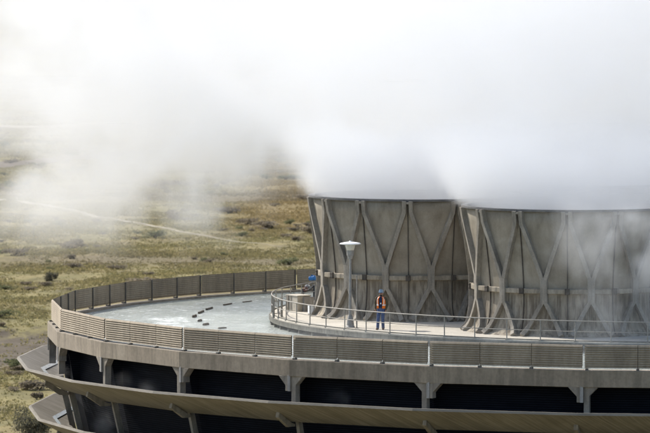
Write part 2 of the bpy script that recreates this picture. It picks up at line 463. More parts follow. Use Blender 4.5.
def build_grass():
    n = 330000
    d = np.where(rng.uniform(0, 1, n) < 0.78, np.sqrt(rng.uniform(385 ** 2, 1010 ** 2, n)), np.sqrt(rng.uniform(950 ** 2, 1500 ** 2, n))); u = rng.uniform(-60, 330, n)
    x = (u - 325) / 5500 * d; y = d
    py = 216.5 + (EYE / d - PITCH) * 5500
    xs = [50, 75, 125, 201, 297, 311]; ys = [300, 290.5, 282, 274, 268, 266]
    keep = (u < 48) | (py < np.interp(u, xs, ys) + 8)
    # sparser on the bare dirt and clumped elsewhere
    cl = np.array([mnoise.noise(Vector((a * 0.12, b * 0.07, 3.0))) for a, b in zip(x, y)])
    bare = (y > 464) & (y < 508)
    keep &= rng.uniform(0, 1, n) < np.where(bare, 0.12, np.clip(0.55 + cl * 1.1, 0.12, 1.0))
    onroad = np.zeros(n, bool)
    for P, wd in ((ROAD, 0.9), (FOOT, 0.7), (TRACK, 3.0)):
        for a, c in zip(P[:-1], P[1:]):
            ax, ay, dx, dy = a.x, a.y, c.x - a.x, c.y - a.y
            t = np.clip(((x - ax) * dx + (y - ay) * dy) / (dx * dx + dy * dy), 0, 1)
            onroad |= np.hypot(x - ax - t * dx, y - ay - t * dy) < wd
    keep &= ~onroad
    x, y, cl = x[keep], y[keep], cl[keep]; n = len(x)
    z = np.array([terrain_h(a, b) for a, b in zip(x, y)])
    B = 4
    sz = rng.uniform(0.4, 0.95, n) * (0.85 + 0.5 * cl)
    V = np.zeros((n, B, 3, 3)); 
    for k in range(B):
        a = rng.uniform(0, 2 * PI, n); ln = rng.uniform(0.15, 0.5, n) * sz; h = rng.uniform(0.10, 0.28, n) * sz; wd = rng.uniform(0.10, 0.22, n) * sz
        ox = rng.normal(0, 0.22, n) * sz; oy = rng.normal(0, 0.22, n) * sz
        ca, sa = np.cos(a), np.sin(a)
        bx, by = x + ox, y + oy
        V[:, k, 0] = np.stack([bx - sa * wd, by + ca * wd, z - 0.03], 1)
        V[:, k, 1] = np.stack([bx + sa * wd, by - ca * wd, z - 0.03], 1)
        V[:, k, 2] = np.stack([bx + ca * ln * 0.5, by + sa * ln * 0.5, z + h], 1)
    me = bpy.data.meshes.new('dry_grass')
    nv = n * B * 3
    me.vertices.add(nv); me.vertices.foreach_set('co', V.reshape(-1))
    me.loops.add(nv); me.loops.foreach_set('vertex_index', np.arange(nv, dtype=np.int32))
    me.polygons.add(n * B); me.polygons.foreach_set('loop_start', np.arange(0, nv, 3, dtype=np.int32))
    me.update()
    at = me.attributes.new('tint', 'FLOAT', 'FACE')
    tint = np.clip(rng.normal(0.5, 0.24, n) + cl * 0.25, 0, 1)
    at.data.foreach_set('value', np.repeat(tint, B).astype(np.float32))
    me.materials.append(M['grass'])
    o = bpy.data.objects.new('dry_grass', me); C.objects.link(o)
    return tag(o, 'dry yellow green grass and low scrub covering the plain', 'grass', kind='stuff')
build_grass()

for key in ('shrub_grey', 'shrub_green', 'shrub_dark'):      # thin leaves let some light through
    nt = M[key].node_tree; pb = nt.nodes['Principled BSDF']
    tr = nt.nodes.new('ShaderNodeBsdfTranslucent'); nt.links.new(pb.inputs['Base Color'].links[0].from_socket, tr.inputs[0])
    mx = nt.nodes.new('ShaderNodeMixShader'); mx.inputs[0].default_value = 0.4
    nt.links.new(pb.outputs[0], mx.inputs[1]); nt.links.new(tr.outputs[0], mx.inputs[2]); nt.links.new(mx.outputs[0], nt.nodes['Material Output'].inputs['Surface'])

def foliage_mesh(name, mat, seed, leaves, rx, rz, leaf, lumps=7):
    r = random.Random(seed); b = MB()
    cs = [(r.uniform(-.55, .55) * rx, r.uniform(-.55, .55) * rx, r.uniform(.3, .75) * rz, r.uniform(.3, .55)) for _ in range(lumps)]
    for i in range(leaves):
        c = cs[r.randrange(lumps)]
        d = Vector((r.gauss(0, 1), r.gauss(0, 1), r.gauss(0, 1))).normalized() * (r.random() ** 0.4)
        p = Vector((c[0] + d.x * c[3] * rx, c[1] + d.y * c[3] * rx, max(0.02, c[2] + d.z * c[3] * rz * 0.9)))
        a = Vector((r.gauss(0, 1), r.gauss(0, 1), r.gauss(0, 1))).normalized(); q = a.orthogonal().normalized(); s = a.cross(q)
        L = leaf * r.uniform(.6, 1.4)
        b.add([p - q * L * .5, p + s * L * .28, p + q * L * .5, p - s * L * .28], [(0, 1, 2, 3)])
    return b
def stem_mesh(seed, rx, rz, n=7):
    r = random.Random(seed + 99); b = MB()
    for k in range(n):
        a = 2 * PI * k / n + r.uniform(-.3, .3); l = r.uniform(.35, .65)
        b.tube([(0, 0, -.05), (math.cos(a) * rx * l * .4, math.sin(a) * rx * l * .4, rz * .35), (math.cos(a) * rx * l, math.sin(a) * rx * l, rz * .72)], [.035 * rx, .025 * rx, .01 * rx], 5)
    return b

def make_shrub(name, label, mat, seed, leaves, rx, rz, leaf, group=None):
    t = thing(name, label, 'shrub', group=group)
    foliage_mesh(name, mat, seed, leaves, rx, rz, leaf).build('foliage', mat, t, recalc=False)
    stem_mesh(seed, rx, rz).build('stem', M['wood'], t)
    return t
SG = 'shrubs scattered over the grassland'
protos = []
for s_ in range(4):
    protos.append((make_shrub('desert_shrub', 'low grey brown desert shrub scattered on the grassland behind the tower', M['shrub_grey'], 20 + s_, 420, 1.0, 0.8, 0.19, 'grey brown ' + SG), 0.0))
for s_ in range(3):
    protos.append((make_shrub('desert_shrub', 'small dark green desert shrub scattered on the grassland behind the tower', M['shrub_green'], 40 + s_, 380, 0.9, 0.85, 0.17, 'dark green ' + SG), 0.0))
r_ = random.Random(5); spots = []
tries = 0
while len(spots) < 280 and tries < 40000:
    tries += 1
    d = math.sqrt(r_.uniform(400 ** 2, 1100 ** 2)); u = r_.uniform(-25, 316)
    x, y = (u - 325) / 5500 * d, d
    px, py = to_px(x, y)
    if hidden_by_tower(px, py - 3): continue
    if 462 < y < 512 and r_.random() < 0.75: continue
    if mnoise.noise(Vector((x * 0.06, y * 0.035, 9.0))) < r_.uniform(-0.35, 0.25): continue
    if py < 130: continue
    bad = False
    for a, c in zip(ROAD[:-1], ROAD[1:]):
        ab = c - a; t_ = max(0, min(1, (Vector((x, y, 0)) - a).dot(ab) / ab.length_squared))
        if (Vector((x, y, 0)) - a - ab * t_).length < 3.2: bad = True
    if bad or any((x - a) ** 2 + (y - b) ** 2 < 1.6 ** 2 for a, b in spots): continue
    spots.append((x, y))
used = set()
for i, (x, y) in enumerate(spots):
    k = r_.choice((0, 0, 1, 1, 2, 2, 3, 3, 4, 5, 6)); src = protos[k][0]
    s_ = r_.choice((0.45, 0.6, 0.7, 0.9, 1.2)) * r_.uniform(.85, 1.15)
    o = src if k not in used else dup(src, (0, 0, 0), 0, src['label'])
    used.add(k)
    o.location = (x, y, terrain_h(x, y)); o.rotation_euler = (0, 0, r_.uniform(0, 6.28))
    o.scale = (s_ * r_.uniform(1.0, 2.1), s_ * r_.uniform(1.0, 1.9), s_ * 0.8)
# the shrubs that can be told apart
p = px_ground(31, 436)
t = make_shrub('large_bush', 'large dark feathery bush at the foot of the round tower, lower left', M['shrub_dark'], 70, 3200, 1.55, 2.1, 0.16)
t.location = (p.x, p.y, terrain_h(p.x, p.y))
p = px_ground(51, 281)
t = make_shrub('dark_bush', 'dark purple grey bush half veiled in steam just beyond the fence corner', M['shrub_dark'], 71, 900, 1.1, 0.9, 0.17)
t.location = (p.x, p.y, terrain_h(p.x, p.y)); t.scale = (0.8, 1.2, 1.1)
p = px_ground(19, 371)
t = make_shrub('green_bush', 'yellow green low bush beside the tip of the upper apron', M['shrub_green'], 72, 1200, 1.3, 0.9, 0.17)
t.location = (p.x, p.y, terrain_h(p.x, p.y)); t.scale = (1.3, 1.2, 0.9)
p = px_ground(36, 402)
t = make_shrub('grey_bush', 'small grey bush between the two aprons on the plain', M['shrub_grey'], 73, 700, 0.7, 0.6, 0.14)
t.location = (p.x, p.y, terrain_h(p.x, p.y))

# ------------------------------------------------------------------ cooling tower
tower = thing('cooling_tower', 'huge round concrete cooling tower with open water basin and drip aprons', 'cooling tower', (CX, CY, 0))
OFF = Vector((-CX, -CY, 0))

def facet_fn(i, r):
    """frame on facet i at corner radius r: (u along, z, d outward)"""
    a, b = ring(i, r), ring(i + 1, r)
    t = (b - a).normalized(); n = Vector((t.y, -t.x, 0))
    if n.dot((a + b) / 2 - Vector((CX, CY, 0))) < 0: n = -n
    L = (b - a).length
    return a, t, n, L

# basin wall (deep concrete ring beam) with curb
b = MB()
ro, ri = R + 0.22, R - 0.42
for i in range(NB):
    a0, a1, c0, c1 = ring(i, ro), ring(i + 1, ro), ring(i, ri), ring(i + 1, ri)
    z0, z1 = 17.36, LEDGE
    e = 0.012
    vs = [v + Vector((0, 0, z)) + OFF for z in (z0, z1) for v in (a0, a1, c1, c0)]
    b.add(vs, [(4, 5, 6, 7), (3, 2, 1, 0), (0, 1, 5, 4), (2, 3, 7, 6)])
b.build('basin_wall', M['wall'], tower, bevel=0.02)

# piers with haunches, one at each corner; the stem sits left or right of the hanging bracket in turn
for i in range(NB):
    a, t, n, L = facet_fn(i, R + 0.16)
    ap, tp, np_, Lp = facet_fn(i - 1, R + 0.16)
    tm = (t + tp).normalized(); nm = (n + np_).normalized()
    org = ring(i, R + 0.16)
    def fn(u, z, d, o=org, t=tm, nn=nm): return o + t * u + nn * d + Vector((0, 0, z)) + OFF
    s = 1 if i % 2 == 0 else -1       # +: stem towards +u
    def F(poly): return [(u * s, z) for u, z in poly]
    b = MB()
    top, bot, tip = 17.37, 16.72, 16.1
    b.prism(F([(-0.64, top), (-0.26, top - 0.40), (-0.26, bot), (0.03, bot), (0.03, top)]), fn, -0.34, 0.02)
    b.prism(F([(0.033, top), (0.033, tip), (0.27, tip), (0.27, top - 0.38), (0.64, top)]), fn, -0.34, -0.03)
    pr = b.build('pier', M['pier'], tower, bevel=0.015)
    b = MB(); b.prism(F([(-0.12, top + 0.04), (-0.12, bot - 0.004), (0.02, bot - 0.004), (0.02, top + 0.04)]), fn, 0.022, 0.055)
    b.build('bracket', M['bracket'], pr, bevel=0.01)

# drip aprons: tilted boards round the tower, one above the other, each tier a little narrower
TIERS = 7
def tier(k): return 16.40 - 2.33 * k, 32.2 - 0.55 * k     # lip height, lip radius
def apron_mesh(k):
    z, rl = tier(k); b = MB()
    rb, zb = rl - 1.75, z - 0.96
    th = 0.11
    prof = [(rl, z), (rl + 0.03, z - 0.10), (rb + 0.05, zb - 0.06), (rb - 0.25, zb + 0.02), (rb - 0.02, zb + 0.10), (rl - 0.09, z)]
    for i in range(NB + 1):
        for (rr, zz) in prof:
            v = ring(i, rr) + Vector((0, 0, zz)) + OFF
            b.v.append(tuple(v))
    m = len(prof)
    for i in range(NB):
        for j in range(m):
            b.f.append((i * m + j, i * m + (j + 1) % m, (i + 1) * m + (j + 1) % m, (i + 1) * m + j)); b.m.append(0)
    return b
FAC = 2 * R * math.sin(PI / NB)
for k in range(TIERS):
    b = apron_mesh(k)
    o = b.build('apron', M['apron'], tower, recalc=False)
    me = o.data; uv = me.uv_layers.new(name='UVMap')
    for pgi, pg in enumerate(me.polygons):
        i, j = divmod(pgi, 6)
        for li, cn in zip(pg.loop_indices, ((0, 0), (0, 1), (1, 1), (1, 0))):
            uv.data[li].uv = ((i + cn[0]) * FAC + 13.7 * k, (cn[1] if j % 2 else cn[1]) * 1.9 + j * 3.1)
    bm_fix = None
    if k < 3:
        z, rl = tier(k)
        # wet trough between apron and fill
        b = MB()
        for i in range(NB + 1):
            b.v += [tuple(ring(i, rl - 0.95) + Vector((0, 0, z - 0.46)) + OFF), tuple(ring(i, rl - 1.32) + Vector((0, 0, z - 0.60)) + OFF)]
        for i in range(NB):
            b.f.append((2 * i, 2 * i + 1, 2 * i + 3, 2 * i + 2)); b.m.append(0)
        b.build('trough', M['trough'], tower)
        for i in range(NB):
            org = ring(i, rl); nm = (org - Vector((CX, CY, 0))).normalized(); tm = Vector((-nm.y, nm.x, 0))
            def fn(u, zz, d, o=org, t=tm, nn=nm): return o + t * d + nn * u + Vector((0, 0, zz)) + OFF
            b = MB()
            sh = 0.18 if i % 2 else -0.18
            b.prism([(-0.86, z - 0.56), (-0.80, z - 0.78), (-1.50, z - 1.24), (-1.95, z - 1.24), (-1.95, z - 1.13), (-1.75, z - 1.08)], fn, sh - 0.09, sh + 0.09)
            b.build('strut', M['pier'], tower, bevel=0.012)

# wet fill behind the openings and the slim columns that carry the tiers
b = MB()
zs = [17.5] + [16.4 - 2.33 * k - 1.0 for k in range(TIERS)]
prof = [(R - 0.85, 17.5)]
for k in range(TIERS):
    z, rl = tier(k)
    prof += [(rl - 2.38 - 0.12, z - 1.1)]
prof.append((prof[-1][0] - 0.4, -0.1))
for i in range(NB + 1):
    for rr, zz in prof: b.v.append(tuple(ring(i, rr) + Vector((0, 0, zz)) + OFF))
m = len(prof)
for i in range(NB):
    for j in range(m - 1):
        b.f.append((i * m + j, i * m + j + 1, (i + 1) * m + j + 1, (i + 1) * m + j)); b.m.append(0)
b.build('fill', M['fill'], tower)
for i in range(NB):
    pts, outs = [], []
    nm = (ring(i, R) - Vector((CX, CY, 0))).normalized()
    for k in range(TIERS):
        z, rl = tier(k)
        pts.append(ring(i, rl - 2.05) + Vector((0, 0, z - 0.9)) + OFF); outs.append(nm)
    pts.append(ring(i, tier(TIERS - 1)[1] - 2.4) + Vector((0, 0, -0.1)) + OFF); outs.append(nm)
    b = MB(); b.sweep(pts, 0.17, 0.26, outs); b.build('column', M['pier'], tower)
for i in range(NB):
    org = ring(i, R); nm = (org - Vector((CX, CY, 0))).normalized(); tm = Vector((-nm.y, nm.x, 0))
    def fn(u, z, d, o=org, t=tm, nn=nm): return o + nn * u + t * d + Vector((0, 0, z)) + OFF
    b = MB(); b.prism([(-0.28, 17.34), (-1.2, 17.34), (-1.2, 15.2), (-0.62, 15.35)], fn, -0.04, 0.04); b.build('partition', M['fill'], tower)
# basin floor, deck slab on posts
b = MB(); b.lathe([(29.9, 17.45), (29.9, 17.62)], (0, 0, 0), NB); b.build('basin_floor', M['deck_edge'], tower)
RD = 20.2
b = MB(); b.lathe([(RD - 0.02, 18.26), (RD, 18.28), (RD, DECK - 0.02), (RD - 0.02, DECK)], (0, 0, 0), 84)
dk = b.build('deck', M['deck'], tower)
b = MB(); b.lathe([(RD + 0.003, 18.20), (RD + 0.07, 18.20), (RD + 0.07, 18.42), (RD + 0.003, 18.42)], (0, 0, 0), 84, cap=False)
b.build('deck_edge', M['deck_edge'], dk)
for k in range(84):
    a = 2 * PI * k / 84
    b = MB(); b.box((0, 0, 0), (0.06, 0.05, 0.18), Matrix.Translation((RD * math.cos(a) * 0.998, RD * math.sin(a) * 0.998, 18.09)) @ Matrix.Rotation(a, 4, 'Z'))
    b.build('deck_post', M['deck_edge'], dk)

# water in the annular basin
b = MB(); n = 168; vs = []; rr = np.linspace(19.0, 30.0, 5)
for r0 in rr:
    for k in range(n):
        a = 2 * PI * k / n; vs.append((CX + r0 * math.cos(a), CY + r0 * math.sin(a), WATER))
b.add(vs, [(j * n + k, j * n + (k + 1) % n, (j + 1) * n + (k + 1) % n, (j + 1) * n + k) for j in range(4) for k in range(n)])
tag(b.build('water', M['water']), kind='structure')

# ------------------------------------------------------------------ louvred fence on the basin wall
fence = thing('louvred_fence', 'beige louvred fence of horizontal slats standing round the rim of the water basin', 'fence', (CX, CY, LEDGE))
FO = OFF - Vector((0, 0, LEDGE))
for i in range(NB):
    a, t, n, L = facet_fn(i, R)
    g = 0.05
    b = MB(); nsl = 10; z0, z1 = 18.17, FENCE_TOP; ps = (z1 - z0) / nsl
    for (u0, u1) in ((g, L / 3 - 0.014), (L / 3 + 0.014, 2 * L / 3 - 0.014), (2 * L / 3 + 0.014, L - g)):
        for k in range(nsl):
            zb = z0 + k * ps
            # Z-shaped slat: sloping face, outer edge low, with a small upstand behind
            poly = [(0.044, zb - 0.006), (0.048, zb + 0.010), (0.006, zb + ps * 0.84), (-0.022, zb + ps * 0.96), (-0.022, zb + ps * (1.75 if k < nsl - 1 else 1.0)), (-0.027, zb + ps * (1.75 if k < nsl - 1 else 1.0)), (-0.027, zb + ps * 0.93), (0.0, zb + ps * 0.80)]
            vs = []
            for u in (u0, u1):
                for d, z in poly: vs.append(a + t * u + n * d + Vector((0, 0, z)) + FO)
            m = len(poly)
            b.add(vs, [tuple(range(m - 1, -1, -1)), tuple(range(m, 2 * m))] + [(q, (q + 1) % m, m + (q + 1) % m, m + q) for q in range(m)])
    b.build('slat_panel', M['slat'], fence)
    for u in (0.14, L / 3, 2 * L / 3):
        b = MB()
        rot = Matrix(((t.x, n.x, 0, 0), (t.y, n.y, 0, 0), (0, 0, 1, 0), (0, 0, 0, 1)))
        pz = a + t * u - n * 0.062 + FO
        b.box((0, 0, 0), (0.024, 0.028, (FENCE_TOP - LEDGE) / 2), Matrix.Translation(pz + Vector((0, 0, (FENCE_TOP + LEDGE) / 2))) @ rot)
        b.box((0, 0, 0), (0.06, 0.10, 0.035), Matrix.Translation(pz + n * 0.10 + Vector((0, 0, LEDGE + 0.035))) @ rot)
        b.build('post', M['post'], fence)

# ------------------------------------------------------------------ fan stacks
def shell_r(h):
    pts = [(0, 5.02), (0.12, 4.86), (0.3, 4.74), (0.6, 4.64), (1.0, 4.58), (1.5, 4.55), (2.0, 4.56), (2.6, 4.60), (3.4, 4.69), (4.2, 4.80), (5.0, 4.92), (5.61, 5.02)]
    return float(np.interp(h, [p[0] for p in pts], [p[1] for p in pts]))
NS = 14
def make_stack(label, loc, phase):
    st = thing('fan_stack', label, 'fan stack', (loc[0], loc[1], DECK), 0, 'concrete fan stacks on the round deck')
    hs = [0, 0.06, 0.12, 0.2, 0.3, 0.45, 0.6, 0.8, 1.0, 1.25, 1.5, 2.0, 2.6, 3.4, 4.2, 5.0, 5.61]
    b = MB(); n = 112
    prof = [(shell_r(h), h + 0.002) for h in hs] + [(shell_r(h) - 0.12, h + 0.002) for h in reversed(hs)]
    b.lathe(prof, (0, 0, 0), n, cap=False)
    sh = b.build('shell', M['shell'], st, smooth=True, recalc=False)
    # rim: flat curb with a slim lip
    b = MB(); b.lathe([(4.86, 5.56), (5.13, 5.56), (5.15, 5.60), (5.15, 5.665), (4.86, 5.665), (4.86, 5.56)], (0, 0, 0), 112, cap=False)
    b.build('rim', M['rim'], st)
    # ring beam at waist height
    b = MB(); b.lathe([(4.52, 1.90), (4.74, 1.90), (4.76, 1.92), (4.76, 2.10), (4.74, 2.12), (4.52, 2.12), (4.52, 1.90)], (0, 0, 0), 56, cap=False)
    b.build('ring_beam', M['beam'], st)
    # crossing ribs: node at the rim -> joint over the beam -> foot
    half = PI / NS
    for k in range(NS):
        a0 = phase + k * 2 * half
        for s in (-1, 1):
            pts, outs, ws = [], [], []
            key = [(5.60, 0.16), (5.25, 0.165), (5.0, 0.20)]
            aj = half * 4.75 - 0.075           # arc offset at the joint, seen from the node
            steps = []
            for h in (5.60, 5.3, 5.05): steps.append((h, 0.155))
            for q in range(1, 9):
                f = q / 8; h = 5.05 + (2.55 - 5.05) * f
                steps.append((h, 0.155 + (aj - 0.155) * f))
            for h in (2.3, 2.0, 1.75, 1.5): steps.append((h, aj + 0.005))
            fl = []
            for q in range(1, 10):
                f = q / 9; h = 1.5 * (1 - f) + 0.01
                off = aj + (2 * half * 4.9 - 0.20 - aj) * (f ** 0.9) if False else aj - (aj - 0.20) * (f ** 0.95)
                fl.append((h, off))
            steps += fl
            for h, arc in steps:
                rr = shell_r(h) + 0.085
                an = a0 + s * arc / (rr if h > 3 else 4.75)
                pts.append((-rr * math.cos(an), -rr * math.sin(an), h))
                outs.append((-math.cos(an), -math.sin(an), 0))
            wd = [0.19] * 11 + [0.18] * 4 + [0.19] * 6 + [0.20, 0.22, 0.24]
            dp = [0.28] * 11 + [0.32] * 4 + [0.29] * 9
            b = MB(); b.sweep(pts, wd, dp, outs)
            b.build('rib', M['rib'], st, bevel=0.015)
        # panel seam flange and its clamp plate on the beam
        b = MB(); pts, outs = [], []
        for h in (5.58, 5.0, 4.2, 3.4, 2.6, 2.0, 1.5, 1.0, 0.6, 0.3, 0.12):
            rr = shell_r(h) + 0.02; pts.append((-rr * math.cos(a0), -rr * math.sin(a0), h)); outs.append((-math.cos(a0), -math.sin(a0), 0))
        b.sweep(pts, 0.04, 0.05, outs); b.build('seam_flange', M['seam'], st)
        rr = 4.79
        mtx = Matrix.Translation((-rr * math.cos(a0), -rr * math.sin(a0), 2.01)) @ Matrix.Rotation(a0, 4, 'Z')
        b = MB(); b.box((0, 0, 0), (0.045, 0.11, 0.135), mtx)
        for yy in (-0.06, 0.06):
            for zz in (-0.08, 0.08): b.box((-0.055, yy, zz), (0.015, 0.02, 0.02), mtx)
        b.build('clamp_plate', M['seam'], st, bevel=0.006)
        mtx = Matrix.Translation((-5.1 * math.cos(a0), -5.1 * math.sin(a0), 5.50)) @ Matrix.Rotation(a0, 4, 'Z')
        b = MB(); b.box((0, 0, 0), (0.10, 0.24, 0.052), mtx); b.build('node_cap', M['rib'], st, bevel=0.01)
    # fan inside: hub and blades well below the rim
    b = MB(); b.lathe([(0.5, 2.2), (0.7, 2.5), (0.45, 2.8)], (0, 0, 0), 24); b.build('fan_hub', M['dark'], st)
    for k in range(6):
        b = MB(); a = k * PI / 3
        mtx = Matrix.Rotation(a, 4, 'Z') @ Matrix.Translation((2.4, 0, 2.5)) @ Matrix.Rotation(0.35, 4, 'X')
        b.box((0, 0, 0), (1.9, 0.28, 0.03), mtx); b.build('fan_blade', M['galv'], st)
    return st
S1 = (4.37, 258.7); S2 = (11.30, 248.7); S3 = (12.5, 272.5); S4 = (19.6, 273.4)
make_stack('flared concrete fan stack right behind the lamp post and the person', S1, 0.114)
make_stack('nearest flared fan stack at the right, partly veiled by drifting steam', S2, 0.112)
make_stack('hindmost fan stack, almost lost in the steam behind the two nearer ones', S3, 0.5)

# ------------------------------------------------------------------ railing round the deck
rail = thing('deck_railing', 'grey tubular steel railing round the edge of the fan deck', 'railing', (CX, CY, DECK))
RR = RD - 0.06
def circ(r, z, n=160): return [(r * math.cos(2 * PI * k / n), r * math.sin(2 * PI * k / n), z) for k in range(n)]
b = MB(); b.tube(circ(RR, 0.90), 0.026, 8, closed=True, fdir=(0, 0, 1)); b.build('top_rail', M['galv'], rail, smooth=True)
b = MB(); b.tube(circ(RR, 0.44), 0.019, 8, closed=True, fdir=(0, 0, 1)); b.build('mid_rail', M['galv'], rail, smooth=True)
b = MB(); b.lathe([(RR - 0.01, 0.004), (RR + 0.01, 0.004), (RR + 0.01, 0.05), (RR - 0.01, 0.05), (RR - 0.01, 0.004)], (0, 0, 0), 84, cap=False); b.build('toe_board', M['deck_edge'], rail)
NP = 78
for k in range(NP):
    a = 2 * PI * (k + 0.35) / NP
    b = MB(); x, y = RR * math.cos(a), RR * math.sin(a)
    b.tube([(x, y, 0.0), (x, y, 0.90)], 0.025, 8); b.box((x, y, 0.012), (0.07, 0.07, 0.012))
    b.build('post', M['galv'], rail)

# ------------------------------------------------------------------ lamp post
def at(px, py, z):
    """point of the plane at height z that lies under photo pixel (px, py); used once to read positions off the photo"""
    d = (EYE - z) / (PITCH + (py - 216.5) / 5500)
    return Vector(((px - 325) / 5500 * d, d, z))
p = at(350.3, 328, DECK)
lamp = thing('lamp_post', 'grey lamp post with a wide white disc head standing on the deck by the railing', 'lamp', p)
b = MB(); b.lathe([(0.21, 0), (0.21, 0.05), (0.18, 0.08), (0.15, 0.32), (0.11, 0.50), (0.095, 0.55)], n=20); b.build('base', M['lampmetal'], lamp)
b = MB(); b.lathe([(0.074, 0.55), (0.064, 2.2), (0.052, 3.15), (0.052, 3.2)], n=16); b.build('pole', M['lampmetal'], lamp, smooth=False)
b = MB(); b.lathe([(0.075, 3.13), (0.10, 3.15), (0.11, 3.2), (0.12, 3.26), (0.16, 3.28), (0.17, 3.50), (0.16, 3.52)], n=20); b.build('ballast_housing', M['lampmetal'], lamp)
b = MB(); b.lathe([(0.165, 3.52), (0.21, 3.66), (0.235, 3.78)], n=24); b.build('lens', M['opal'], lamp, smooth=True)
b = MB(); b.lathe([(0.20, 3.765), (0.44, 3.79), (0.485, 3.805), (0.49, 3.825), (0.45, 3.85), (0.30, 3.885), (0.15, 3.905), (0.06, 3.91), (0.05, 3.95), (0.0, 3.955)], n=40); b.build('lamp_shade', M['white'], lamp, smooth=True)

# slim standpipe beside the lamp
p = at(356.8, 329, DECK)
sp = thing('standpipe', 'thin pale vertical pipe just right of the lamp post', 'pipe', p)
b = MB(); b.tube([(0, 0, 0), (0, 0, 2.42)], 0.035, 10); b.build('pipe', M['galv'], sp)
b = MB(); b.lathe([(0.09, 0), (0.09, 0.025), (0.04, 0.03)], n=14); b.build('flange', M['galv'], sp)

# ------------------------------------------------------------------ plinth, pump and boxes at the left end of the deck
p = at(289.5, 311.5, DECK)
pl = thing('concrete_plinth', 'pale concrete sump box with a dark open slot at the left end of the deck', 'plinth', p, -1.0)
b = MB()
b.box((0.12, 0.42, 0.36), (0.50, 0.36, 0.36)); b.build('body', M['deck'], pl, bevel=0.02)
b = MB(); b.box((0.12, 0.42, 0.745), (0.53, 0.39, 0.024)); b.build('cover_slab', M['deck'], pl, bevel=0.01)
b = MB(); b.box((0.70, 0.62, 0.34), (0.05, 0.28, 0.34)); b.build('side_wall', M['bracket'], pl)
b = MB(); b.box((0.05, 0.04, 0.40), (0.015, 0.008, 0.33)); b.box((-0.25, 0.036, 0.40), (0.10, 0.012, 0.34)); b.build('hatch', M['pier'], pl)

p = at(311, 305.5, DECK)
pu = thing('pump_set', 'blue motor on a sloping silver pipe and valve set beside the left fan stack', 'pump', (p.x - 0.12, p.y + 4.3, DECK))
b = MB(); b.box((0, 0, 0.06), (0.42, 0.3, 0.06)); b.box((-0.28, 0, 0.32), (0.05, 0.22, 0.2)); b.box((0.26, 0, 0.40), (0.05, 0.22, 0.28)); b.build('base_frame', M['dark'], pu)
b = MB(); b.tube([(-0.42, -0.1, 0.42), (-0.2, -0.1, 0.52), (0.02, -0.1, 0.74), (0.20, -0.1, 0.88), (0.38, -0.1, 0.9)], 0.045, 10)
b.tube([(-0.35, 0.12, 0.35), (0.0, 0.12, 0.45), (0.34, 0.12, 0.72)], 0.06, 10); b.build('pipe', M['galv'], pu, smooth=True)
b = MB(); b.ball((-0.08, -0.1, 0.62), (0.13, 0.12, 0.12)); b.lathe([(0.14, -0.03), (0.14, 0.03)], n=16, M=Matrix.Translation((0.08, -0.12, 0.60)) @ Matrix.Rotation(0.9, 4, 'Y')); b.build('valve_body', M['lampmetal'], pu, smooth=False)
b = MB(); b.tube([(-0.17 + 0.1 * math.cos(q * PI / 8), -0.24, 0.52 + 0.1 * math.sin(q * PI / 8)) for q in range(16)], 0.014, 6, closed=True, fdir=(0, 1, 0)); b.tube([(-0.27, -0.24, 0.52), (-0.07, -0.24, 0.52)], 0.01, 6); b.tube([(-0.17, -0.24, 0.52), (-0.12, -0.1, 0.55)], 0.014, 6); b.build('handwheel', M['red'], pu)
b = MB(); mt = Matrix.Translation((0.17, -0.02, 1.04)) @ Matrix.Rotation(-0.5, 4, 'Z') @ Matrix.Rotation(PI / 2 - 0.15, 4, 'Y')
b.lathe([(0.06, -0.17), (0.11, -0.15), (0.115, 0.10), (0.125, 0.105), (0.125, 0.15), (0.06, 0.17)], n=20, M=mt)
b.box((0, 0, 0.0), (0.13, 0.05, 0.09), Matrix.Translation((0.17, -0.02, 1.04)))
mo = b.build('motor', M['blue'], pu)
b = MB(); b.box((0.17, -0.02, 1.17), (0.06, 0.05, 0.03)); b.build('terminal_box', M['blue'], mo)
b = MB(); b.box((0.17, 0.0, 0.80), (0.035, 0.035, 0.14)); b.build('coupling', M['lampmetal'], pu)

p = at(310.8, 316.5, DECK)
jb = thing('junction_box', 'small white box on a short leg at the foot of the left fan stack', 'box', p, 0.5)
b = MB(); b.box((0, 0, 0.30), (0.12, 0.09, 0.20)); b.build('case', M['white'], jb, bevel=0.012)
b = MB(); b.box((0, -0.093, 0.30), (0.095, 0.004, 0.17)); b.build('door', M['white'], jb)
b = MB(); b.tube([(0, 0, 0), (0, 0, 0.12)], 0.03, 8); b.build('leg', M['galv'], jb)

# thicker gate frame in the railing
p = at(276.5, 318.5, DECK)
gt = thing('railing_gate', 'narrow steel gate frame closing a gap at the left end of the railing', 'gate', (p.x + 0.05, p.y + 0.25, DECK), 0.9)
b = MB()
b.box((-0.3, 0, 0.45), (0.045, 0.03, 0.45)); b.box((0.3, 0, 0.45), (0.045, 0.03, 0.45)); b.build('gate_post', M['galv'], gt)
b = MB(); b.tube([(-0.3, 0, 0.78), (0.3, 0, 0.78)], 0.02, 8); b.tube([(-0.3, 0, 0.2), (0.3, 0, 0.2)], 0.02, 8); b.tube([(0, 0, 0.2), (0, 0, 0.78)], 0.016, 8); b.build('gate_leaf', M['galv'], gt)

